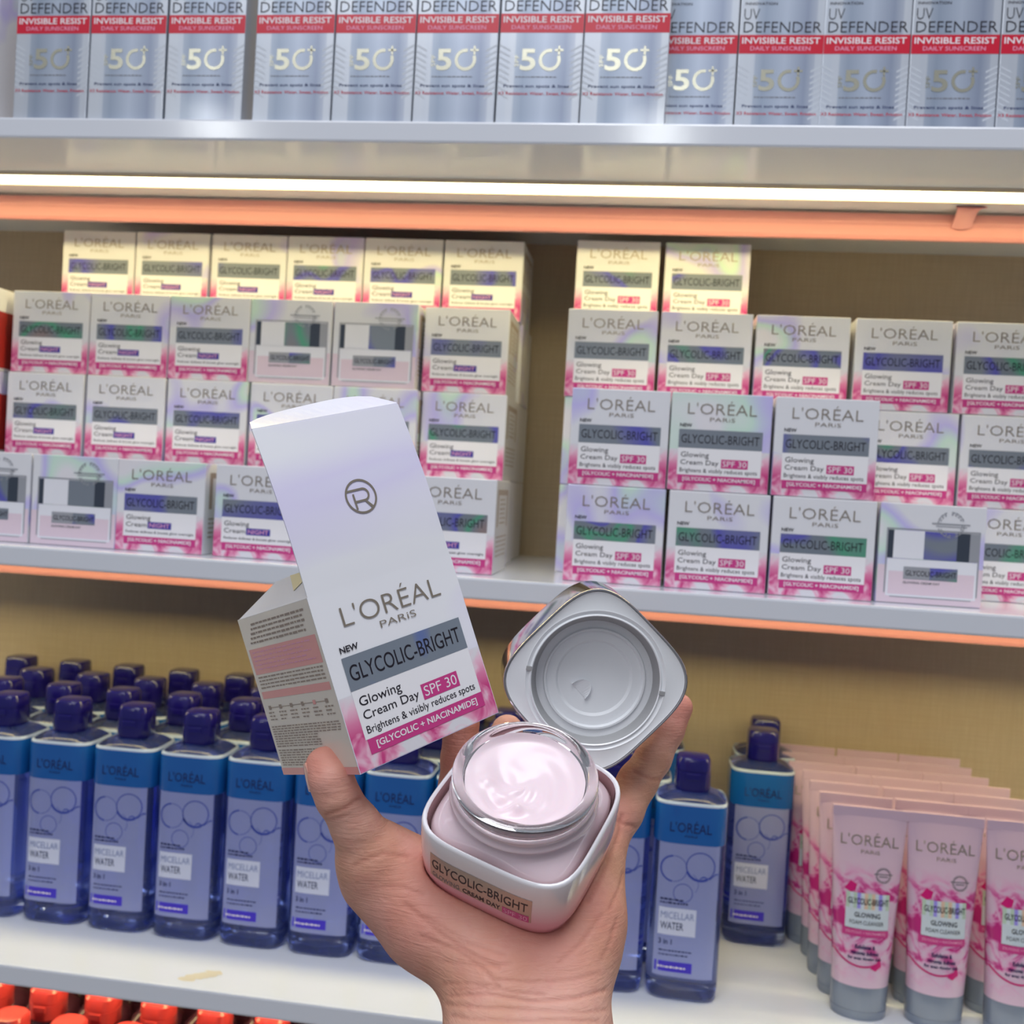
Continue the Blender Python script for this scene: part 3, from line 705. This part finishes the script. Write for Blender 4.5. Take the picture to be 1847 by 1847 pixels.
G = [blend(s*.905, .0285, 0, -.0108), blend(s*.905, .0285, 0, -.0050), blend(s*.885, .0285, .12, -.0028), blend(s*.84, .0283, .55, -.0006), blend(s*.82, .0272, .92, .0010)]
cyl = lambda r, z: sup(r, r, 2, z, 96)
G += [cyl(.0264, .0022), cyl(.0264, .0036), cyl(.0275, .0046), cyl(.0277, .0054), cyl(.0265, .0064), cyl(.0264, .0086), cyl(.0272, .0094), cyl(.0273, .0101), cyl(.0265, .0110), cyl(.0265, .0128), cyl(.0268, .0140), cyl(.0264, .0150), cyl(.0253, .0155), cyl(.0240, .0153), cyl(.0230, .0144), cyl(.0224, .0125), cyl(.0219, .0080), cyl(.0219, .0005), blend(s*.78, .0250, .6, -.0025), blend(s*.86, .0250, 0, -.0050), blend(s*.86, .0250, 0, -.0098)]
mat('glass_milky', s2l(236, 214, 222), 0.06, coat=1.0, sss=0.1)
G = G[:5]+[cyl(.0263, .0022), cyl(.0263, .0034), cyl(.0274, .0043), cyl(.0277, .0050), cyl(.0274, .0056), cyl(.0263, .0064), cyl(.0263, .0078), cyl(.0270, .0086), cyl(.0272, .0092), cyl(.0268, .0098), cyl(.0262, .0100), cyl(.0225, .0100)]
q = MB(); q.loft(G, 'glass_milky', False, False); smooth_by_angle(q.build('glass_pot', jr), 70)['label'] = 'milky pink glass pot with threaded neck'
q = MB(); q.loft([cyl(r_, z_) for r_, z_ in ((.0226, .0101), (.0262, .0101), (.0263, .0112), (.0267, .0124), (.0269, .0138), (.0265, .0149), (.0255, .0155), (.0243, .0154), (.0232, .0146), (.0226, .0132), (.0225, .0115), (.0226, .0101))], 'glass_clear', False, False)
smooth_by_angle(q.build('glass_rim', jr), 70)['label'] = 'clear rounded glass rim'
# cream: a disc of cream with scooped swirl and small peaks
q = MB(); RR, AA = 34, 96; R0 = .0222; V = []
def cz_(x, y):
    r = math.hypot(x, y); a_ = math.atan2(y, x)
    z = .0092+.0014*(r/R0)**3-.0010*math.cos(r/R0*2.4)+.00035*math.sin(3*a_+r*330)*(r/R0)
    z += .0026*math.exp(-((x-.0120)**2+(y-.003)**2)/(.0022**2))-.0012*math.exp(-((x-.0150)**2+(y+.0030)**2)/(.0030**2))
    z += .0016*math.exp(-((x-.0060)**2+(y+.0120)**2)/(.0030**2))-.0010*math.exp(-((x-.0020)**2+(y+.0080)**2)/(.0040**2))
    z += .0004*math.sin(r*900+a_*2.0+3*math.sin(a_))*min(1, r/.004)*(.5+.5*math.cos(a_-.6)); z += .0009*math.sin(x*520+2*math.sin(y*300))*math.exp(-((x-.010)**2+(y+.002)**2)/(.011**2)); z += .0022*max(0, (r/R0-.93)/.07)*(.5+.5*math.sin(a_*2+.6))
    return z
for i in range(RR+1):
    for j in range(AA):
        r = R0*i/RR; a_ = 2*PI*j/AA; x, y = r*math.cos(a_), r*math.sin(a_); V.append((x, y, cz_(x, y)))
F = [(i*AA+j, (i+1)*AA+j, (i+1)*AA+(j+1) % AA, i*AA+(j+1) % AA) for i in range(RR) for j in range(AA)]
o0 = len(V)
R1 = .0221
for rg in ([(p[0]*R1/.0219, p[1]*R1/.0219, .0080) for p in cyl(.0219, 0)], [(p[0]*R1/.0219, p[1]*R1/.0219, .0006) for p in cyl(.0219, 0)], [(p[0]*1.006, p[1]*1.006, -.0024) for p in blend(s*.78, .0250, .6, 0)], [(p[0]*1.006, p[1]*1.006, -.0049) for p in blend(s*.86, .0250, 0, 0)], [(p[0]*1.006, p[1]*1.006, -.0100) for p in blend(s*.86, .0250, 0, 0)]):
    V += rg
b0 = RR*AA
for k in range(5):
    t_ = o0+k*AA
    F += [(b0+j, t_+j, t_+(j+1) % AA, b0+(j+1) % AA) for j in range(AA)]; b0 = t_
F.append(tuple(b0+j for j in range(AA)))
q.add(V, F, 'cream_pink'); smooth_by_angle(q.build('cream', jr), 70)['label'] = 'pale pink whipped cream surface with small peaks'
def jf(k):
    def g(y, z):
        zz = np.interp(z, [a_[0] for a_ in lv[:8]], [a_[1] for a_ in lv[:8]]); u = min(abs(y)/zz, .999)
        return (zz*(1-u**n)**(1/n)+.00008*k+.00004, y, z)
    return g
a = MB(); rect(a, -.0218, .0198, -.0212, -.0086, 'jar_patch', jf(1), 16, 3); a.build('silver_label', jr, True)
a = MB(); T(a, 'GLYCOLIC-BRIGHT', -.0208, .0184, -.0156, -.0111, 'ink_black', jf(2), .0, 4)
T(a, 'GLOWING', -.0208, -.0088, -.0206, -.0180, 'ink_grey', jf(2), 0, 4); T(a, 'CREAM DAY', -.0074, .0080, -.0206, -.0180, 'ink_black', jf(2), .02, 4); a.build('lettering', jr)
a = MB(); rect(a, .0088, .0190, -.0213, -.0175, 'band_pink', jf(1.6), 6, 1); T(a, 'SPF 30', .0094, .0184, -.0207, -.0181, 'ink_paleink', jf(2.4), 0, 4); a.build('pink_badge', jr)

# ------------------------------------------------------------------ held lid
ld = empty('jar_lid'); tag(ld, 'square chrome and white jar lid, hollow inside turned to the viewer', 'lid')
Rl = rotvec([2.9212, 1.2539, .1278]); ld.matrix_world = hand_space(Rl, [.0339, .0682, .4049])
s, n = .032, 3.7; hL = .0280
q = MB(); q.loft([sup(s*k, s*k, n, z, 96) for z, k in ((-hL, .955), (-hL+.0010, .985), (-hL+.003, .995), (-.0012, 1.0), (0.0, 1.0), (.0004, .994), (.0004, .980), (-.0004, .974))], 'chrome', True, False); smooth_by_angle(q.build('chrome_shell', ld), 40)['label'] = 'mirror chrome outer wall and thin rim'
def bl(k, r, t, z):
    a_, b_ = sup(s*k, s*k, n, z, 96), sup(r, r, 2, z, 96); return [(p[0]*(1-t)+q_[0]*t, p[1]*(1-t)+q_[1]*t, z) for p, q_ in zip(a_, b_)]
q = MB(); q.loft([bl(.974, .03, 0, -.0006), bl(.966, .03, 0, -.0001), bl(.955, .0300, 0, -.0002), bl(.9, .0292, 1, -.0006), bl(.9, .0286, 1, -.0004), bl(.9, .0280, 1, -.0010), bl(.9, .0273, 1, -.0012), bl(.9, .0266, 1, -.0004), bl(.9, .0262, 1, -.0008)], 'lid_white', False, False); smooth_by_angle(q.build('white_face', ld), 35)
OFF = Rl.T @ np.array([.0007, .0013, 0])
sh_ = lambda rg, k=1.0: [(p[0]+OFF[0]*k, p[1]+OFF[1]*k, p[2]) for p in rg]
q = MB(); q.loft([bl(.9, .0262, 1, -.0008), bl(.9, .0260, 1, -.0020), sh_(bl(.9, .0243, 1, -.0095))], 'lid_grey', False, False); smooth_by_angle(q.build('inner_wall', ld), 35)['label'] = 'grey cylindrical inner wall'
q = MB(); q.loft([sh_(bl(.9, r_, 1, z_)) for r_, z_ in ((.0243, -.0095), (.0214, -.0096), (.0210, -.0087), (.0203, -.0087), (.0198, -.0104), (.0160, -.0106), (.0150, -.0118), (.0100, -.0123), (.0010, -.0124))], 'lid_white', False, True); ds = smooth_by_angle(q.build('sealing_disc', ld), 30)
q = MB(); pts = []
tabx = lambda x, y: (x, y, -.0118)
# a half-moon pull tab lifted from the disc
c0 = np.array([.0, .0]); V = []; dirn = Rl.T @ np.array([-.75, .65, 0]); dirn = dirn[:2]/np.linalg.norm(dirn[:2]); per = np.array([-dirn[1], dirn[0]])
ctr = dirn*.0085+OFF[:2]
for k, lift in ((0, .0002), (1, .0016)):
    for i in range(13):
        a_ = PI*i/12-PI/2; p = ctr+per*.0042*math.sin(a_)-dirn*(.0060*math.cos(a_)*k)
        V.append((p[0], p[1], -.0124+lift))
F = [(i, i+1, 14+i, 13+i) for i in range(12)]
q.add(V, F, 'lid_white'); q.build('pull_tab', ds)
for a_ in (math.radians(35), math.radians(215)):
    q = MB(); c_, s__ = math.cos(a_), math.sin(a_); q.box(-.0012, .0012, -.0009, .0009, -.0020, .0, 'lid_grey', .0002)
    q.v = [(x*c_-y*s__+.0276*c_, x*s__+y*c_+.0276*s__, z-.0002) for x, y, z in q.v]; q.build('notch', ld)

# ------------------------------------------------------------------ the hand: one continuous surface
JB = np.array([.0042, .108, .3744])-Rj[:, 2]*.0326           # centre of the jar's base, in eye space
NP_ = Rj[:, 2]                                               # palm faces this way
def onp(u, v, r, lift=0.0):
    ray = np.array([(u-CPX)/FPX, (v-CPX)/FPX, 1.0]); return ray*((JB@NP_-r+lift)/(ray@NP_))
def at(u, v, dep): return np.array([(u-CPX)*dep/FPX, (v-CPX)*dep/FPX, dep])
palm = []   # (a, ra, b, rb)
def cap(L, a, ra, b, rb): L.append((a, ra, b, rb))
# forearm and wrist
cap(palm, at(898, 1870, .352), .0172, at(880, 2350, .290), .021); cap(palm, at(1007, 1870, .354), .0172, at(1010, 2350, .292), .021)
cap(palm, at(900, 1790, .364), .0172, at(898, 1880, .352), .0172); cap(palm, at(1015, 1780, .366), .0162, at(1007, 1880, .354), .0172)
cap(palm, at(880, 2350, .290), .021, at(850, 2950, .236), .025); cap(palm, at(1010, 2350, .292), .021, at(1010, 2950, .238), .025)
# thenar, hypothenar, palm sheet
cap(palm, at(900, 1760, .366), .0180, onp(775, 1650, .0185, .004), .0185); cap(palm, onp(775, 1650, .0185, .004), .0180, at(690, 1572, .388), .0140)
cap(palm, at(1008, 1750, .370), .0160, onp(1050, 1660, .0140, .002), .0135); cap(palm, onp(1050, 1660, .0135, .001), .0133, onp(1064, 1540, .0110, .0), .0108)
K = {'i': onp(815, 1530, .0105, -.002), 'm': onp(895, 1500, .0105, -.003), 'r': onp(985, 1490, .0105, -.003), 'p': onp(1078, 1500, .0096, -.001)}
for k_, wv in (('i', (880, 1720)), ('m', (930, 1720)), ('r', (985, 1720)), ('p', (1040, 1710))):
    cap(palm, onp(wv[0], wv[1], .0150, -.001), .0150, K[k_], .0108)
cap(palm, onp(830, 1620, .0130, -.001), .0130, at(730, 1560, .395), .0090)        # web
# fingers: chains of joints with their radii
fing = [
 [(at(690, 1572, .388), .0135), (at(668, 1538, .383), .0112), (at(642, 1490, .379), .0091), (at(609, 1437, .375), .0080), (at(597, 1405, .375), .0080), (at(586, 1382, .3775), .0074)],
 [(K['i'], .0100), (at(829, 1418, .432), .0088), (at(830, 1370, .4385), .0082), (at(831, 1300, .4405), .0078), (at(826, 1235, .4430), .0070)],
 [(K['m'], .0102), (at(902, 1400, .452), .0090), (at(908, 1350, .470), .0080), (at(915, 1318, .462), .0074)],
 [(K['r'], .0102), (at(1000, 1400, .452), .0090), (at(1020, 1320, .462), .0080), (at(1045, 1230, .4470), .0072), (at(1060, 1180, .4420), .0068)],
 [(K['p'], .0100), (at(1120, 1462, .424), .0093), (at(1150, 1410, .434), .0084), (at(1178, 1368, .441), .0077), (at(1204, 1318, .446), .0070), (at(1224, 1276, .449), .0064)],
]
res = .00105
allp = [p for a_ in palm for p in (a_[0], a_[2])]+[p for c_ in fing for p, r in c_]
lo = np.min(allp, 0)-.026; hi = np.max(allp, 0)+.026
hi[1] = min(hi[1], .300)
ax = [np.arange(lo[i], hi[i], res, dtype=np.float32) for i in range(3)]
GX, GY, GZ = np.meshgrid(*ax, indexing='ij')
P3 = np.stack([GX, GY, GZ], -1)
def cone(a, ra, b, rb, box=.03):
    a = np.asarray(a, np.float32); b = np.asarray(b, np.float32); ab = b-a
    out = np.full(GX.shape, .05, np.float32)
    l_ = np.minimum(a-ra, b-rb)-box; h_ = np.maximum(a+ra, b+rb)+box
    sl = tuple(slice(int(np.searchsorted(ax[i], l_[i])), int(np.searchsorted(ax[i], h_[i]))) for i in range(3))
    p = P3[sl]; t = np.clip(((p-a)@ab)/(ab@ab), 0, 1); dd = p-(a+t[..., None]*ab)
    out[sl] = np.sqrt((dd**2).sum(-1))-(ra+(rb-ra)*t); return out
def smin(a, b, k):
    h_ = np.clip(.5+.5*(b-a)/k, 0, 1); return b*(1-h_)+a*h_-k*h_*(1-h_)
S = None
for c_ in palm:
    q_ = cone(*c_, box=.02); S = q_ if S is None else smin(S, q_, .010)
TOT = S.copy()
for fi, c_ in enumerate(fing):
    f_ = None
    for i in range(len(c_)-1):
        q_ = cone(c_[i][0], c_[i][1], c_[i+1][0], c_[i+1][1], box=.02); f_ = q_ if f_ is None else smin(f_, q_, .0025)
    TOT = np.minimum(TOT, smin(S, f_, .014 if fi == 0 else .009))
# keep the palm out of the jar: hollow it where the shell's base sits
loc = (P3-np.array([.0042, .108, .3744], np.float32))@Rj.astype(np.float32)
rj = (np.abs(loc[..., 0])**4.4+np.abs(loc[..., 1])**4.4)**(1/4.4)
rs = np.interp(loc[..., 2], [-.0307, -.0280, -.0235, -.0160, 0, .0155], [.0273, .0305, .0316, .0322, .0322, .0290]).astype(np.float32)
jd = np.maximum(rj-rs, np.maximum(loc[..., 2]-.0155, -.0308-loc[..., 2]))
TOT = np.maximum(TOT, -jd)
del loc, rj, rs, jd
def surface_nets(Dg):
    ins = Dg < 0; nx, ny, nz = Dg.shape; cs = (nx-1, ny-1, nz-1)
    acc = np.zeros(cs+(3,), np.float32); cnt = np.zeros(cs, np.float32)
    for axis in range(3):
        o1, o2 = [i for i in range(3) if i != axis]
        A_ = np.take(Dg, range(0, Dg.shape[axis]-1), axis); B_ = np.take(Dg, range(1, Dg.shape[axis]), axis)
        cr = (A_ < 0) != (B_ < 0); t = np.where(cr, A_/np.where(cr, A_-B_, 1), 0).astype(np.float32)
        for i in (0, 1):
            for j in (0, 1):
                sl = [slice(None)]*3; sl[o1] = slice(i, i+cs[o1]); sl[o2] = slice(j, j+cs[o2]); sl = tuple(sl)
                c_, tt = cr[sl], t[sl]; cnt += c_
                acc[..., axis] += tt*c_; acc[..., o1] += i*c_; acc[..., o2] += j*c_
    act = cnt > 0; idx = -np.ones(cs, np.int64); idx[act] = np.arange(act.sum())
    base = np.argwhere(act).astype(np.float32); V = base+acc[act]/cnt[act][:, None]
    Q = []
    for axis in range(3):
        o1, o2 = [(1, 2), (2, 0), (0, 1)][axis]
        A_ = np.take(ins, range(0, ins.shape[axis]-1), axis); B_ = np.take(ins, range(1, ins.shape[axis]), axis)
        e = np.argwhere(A_ != B_); e = e[(e[:, o1] > 0) & (e[:, o2] > 0) & (e[:, o1] < cs[o1]) & (e[:, o2] < cs[o2])]
        inn = A_[tuple(e.T)]
        def g(a_, b_):
            k = e.copy(); k[:, o1] -= a_; k[:, o2] -= b_; return idx[tuple(k.T)]
        qd = np.stack([g(1, 1), g(0, 1), g(0, 0), g(1, 0)], 1); qd[~inn] = qd[~inn][:, ::-1]; Q.append(qd)
    Q = np.concatenate(Q); Q = Q[(Q >= 0).all(1)]; return V, Q
V, Q = surface_nets(TOT); V = V*res+lo
def relax(V, Q, it, lam=.5):
    E_ = np.concatenate([Q[:, [0, 1]], Q[:, [1, 2]], Q[:, [2, 3]], Q[:, [3, 0]]]); deg = np.bincount(E_.ravel(), minlength=len(V))[:, None].astype(float)
    for k in range(it):
        a_ = np.zeros_like(V); np.add.at(a_, E_[:, 0], V[E_[:, 1]]); np.add.at(a_, E_[:, 1], V[E_[:, 0]])
        V = V+(lam if k % 2 == 0 else -lam*1.03)*(a_/np.maximum(deg, 1)-V)
    return V
V = relax(V.astype(float), Q, 8)
nrm = np.zeros_like(V); fn = np.cross(V[Q[:, 2]]-V[Q[:, 0]], V[Q[:, 3]]-V[Q[:, 1]])
for k in range(4): np.add.at(nrm, Q[:, k], fn)
nrm /= np.linalg.norm(nrm, axis=1)[:, None]+1e-12
uvp = np.stack([CPX+FPX*V[:, 0]/V[:, 2], CPX+FPX*V[:, 1]/V[:, 2]], 1); front = (nrm*V).sum(1) < 0
# creases of the palm side: (polyline where it runs over the skin, width, depth)
CR = [([(812, 1796), (880, 1792), (960, 1806), (1040, 1800), (1092, 1786)], 3.2, .00055), ([(800, 1776), (850, 1774), (900, 1780)], 3, .0004), ([(806, 1812), (880, 1818), (960, 1822), (1050, 1826), (1094, 1822)], 3, .0004),
      ([(815, 1832), (850, 1838), (930, 1842), (1010, 1838), (1080, 1842)], 3, .0004), ([(812, 1786), (870, 1782), (930, 1790), (985, 1794)], 2.5, .0004), ([(900, 1768), (960, 1772), (1030, 1768), (1080, 1756)], 3, .0003), ([(760, 1690), (820, 1712), (870, 1745), (900, 1780)], 4, .0004), ([(730, 1630), (790, 1680), (850, 1720), (900, 1745)], 4, .0004), ([(770, 1655), (840, 1700), (910, 1722)], 3, .0003),
      ([(800, 1735), (860, 1742), (920, 1738)], 3, .0003), ([(1060, 1625), (1095, 1560), (1118, 1500), (1122, 1470)], 4, .0006), ([(1100, 1640), (1118, 1600), (1124, 1575)], 3, .0004), ([(1085, 1730), (1100, 1700), (1112, 1660)], 3, .0003),
      ([(1100, 1470), (1125, 1486), (1146, 1492)], 3.5, .0006), ([(1145, 1392), (1172, 1404), (1192, 1408)], 3, .0005), ([(588, 1470), (620, 1460), (650, 1440)], 3.5, .0005), ([(574, 1478), (600, 1478), (630, 1470)], 3, .0003),
      ([(640, 1560), (690, 1540), (735, 1545)], 4, .0004), ([(1010, 1735), (1050, 1700), (1085, 1650)], 4, .0003), ([(690, 1600), (730, 1600), (765, 1615)], 3, .0003)]
crs = np.zeros(len(V))
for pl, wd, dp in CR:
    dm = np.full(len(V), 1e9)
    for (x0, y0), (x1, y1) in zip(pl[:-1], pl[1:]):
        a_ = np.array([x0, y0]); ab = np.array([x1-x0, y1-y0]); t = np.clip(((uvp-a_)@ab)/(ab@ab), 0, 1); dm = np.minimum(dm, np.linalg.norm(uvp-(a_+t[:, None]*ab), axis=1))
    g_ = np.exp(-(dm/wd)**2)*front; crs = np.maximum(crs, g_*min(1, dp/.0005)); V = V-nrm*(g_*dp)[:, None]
flush = np.zeros(len(V))
for (pt, rad, am) in ((at(583, 1385, .378), .012, .8), (onp(760, 1640, 0), .022, .5), (onp(1060, 1640, 0), .018, .45), (onp(900, 1720, 0), .018, .35), (at(1224, 1276, .449), .016, .7), (at(830, 1330, .43), .03, .35), (at(1120, 1480, .41), .012, .4), (onp(985, 1700, 0), .02, .5)):
    flush = np.maximum(flush, am*np.exp(-(((V-pt)**2).sum(1))/rad**2))
Cw = np.stack([RIGHT, -UP, FWD], 1); org = at(950, 1800, .36); WV = (V-org)@Cw.T
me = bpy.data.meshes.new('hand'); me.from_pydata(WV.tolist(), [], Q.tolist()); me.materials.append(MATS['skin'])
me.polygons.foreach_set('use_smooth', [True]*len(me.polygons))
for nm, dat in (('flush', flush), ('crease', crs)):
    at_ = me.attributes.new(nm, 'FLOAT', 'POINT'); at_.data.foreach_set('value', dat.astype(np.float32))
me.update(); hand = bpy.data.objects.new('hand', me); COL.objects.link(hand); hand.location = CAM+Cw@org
sd = hand.modifiers.new('smooth', 'SUBSURF'); sd.levels = 0; sd.render_levels = 1
tag(hand, 'bare left hand and wrist, palm up, holding the jar, lid and carton', 'hand')
print('hand verts', len(V))
# thumb nail on the outer side of the tip
p0_, p1_ = at(596, 1415, .3755), at(579, 1372, .3785); axd = (p1_-p0_)/np.linalg.norm(p1_-p0_)
out_ = np.array([-.95, .15, .10]); out_ -= axd*(out_@axd); out_ /= np.linalg.norm(out_); bi = np.cross(axd, out_)
q = MB(); V = []; ni, nj = 10, 12
for lay in (0, 1):
    for i in range(ni+1):
        s_ = i/ni; c_ = p0_+(p1_-p0_)*(.10+1.0*s_); r_ = .0080-.0009*s_+.00025-.0006*lay
        for j in range(nj+1):
            a_ = math.radians(-55+110*j/nj)*(1-.12*s_**4); rr_ = r_-(.0006*s_*s_)
            p = c_+rr_*(out_*math.cos(a_)+bi*math.sin(a_)); V.append(tuple(Cw@(p-org)))
m_ = (ni+1)*(nj+1); F = []
for i in range(ni):
    for j in range(nj):
        a0 = i*(nj+1)+j; F += [(a0, a0+1, a0+nj+2, a0+nj+1), (m_+a0+nj+1, m_+a0+nj+2, m_+a0+1, m_+a0)]
bd = [j for j in range(nj+1)]+[i*(nj+1)+nj for i in range(1, ni+1)]+[ni*(nj+1)+j for j in range(nj-1, -1, -1)]+[i*(nj+1) for i in range(ni-1, 0, -1)]
F += [(bd[k], m_+bd[k], m_+bd[(k+1) % len(bd)], bd[(k+1) % len(bd)]) for k in range(len(bd))]
q.add(V, F, 'nail'); smooth_by_angle(q.build('thumb_nail', hand), 50)
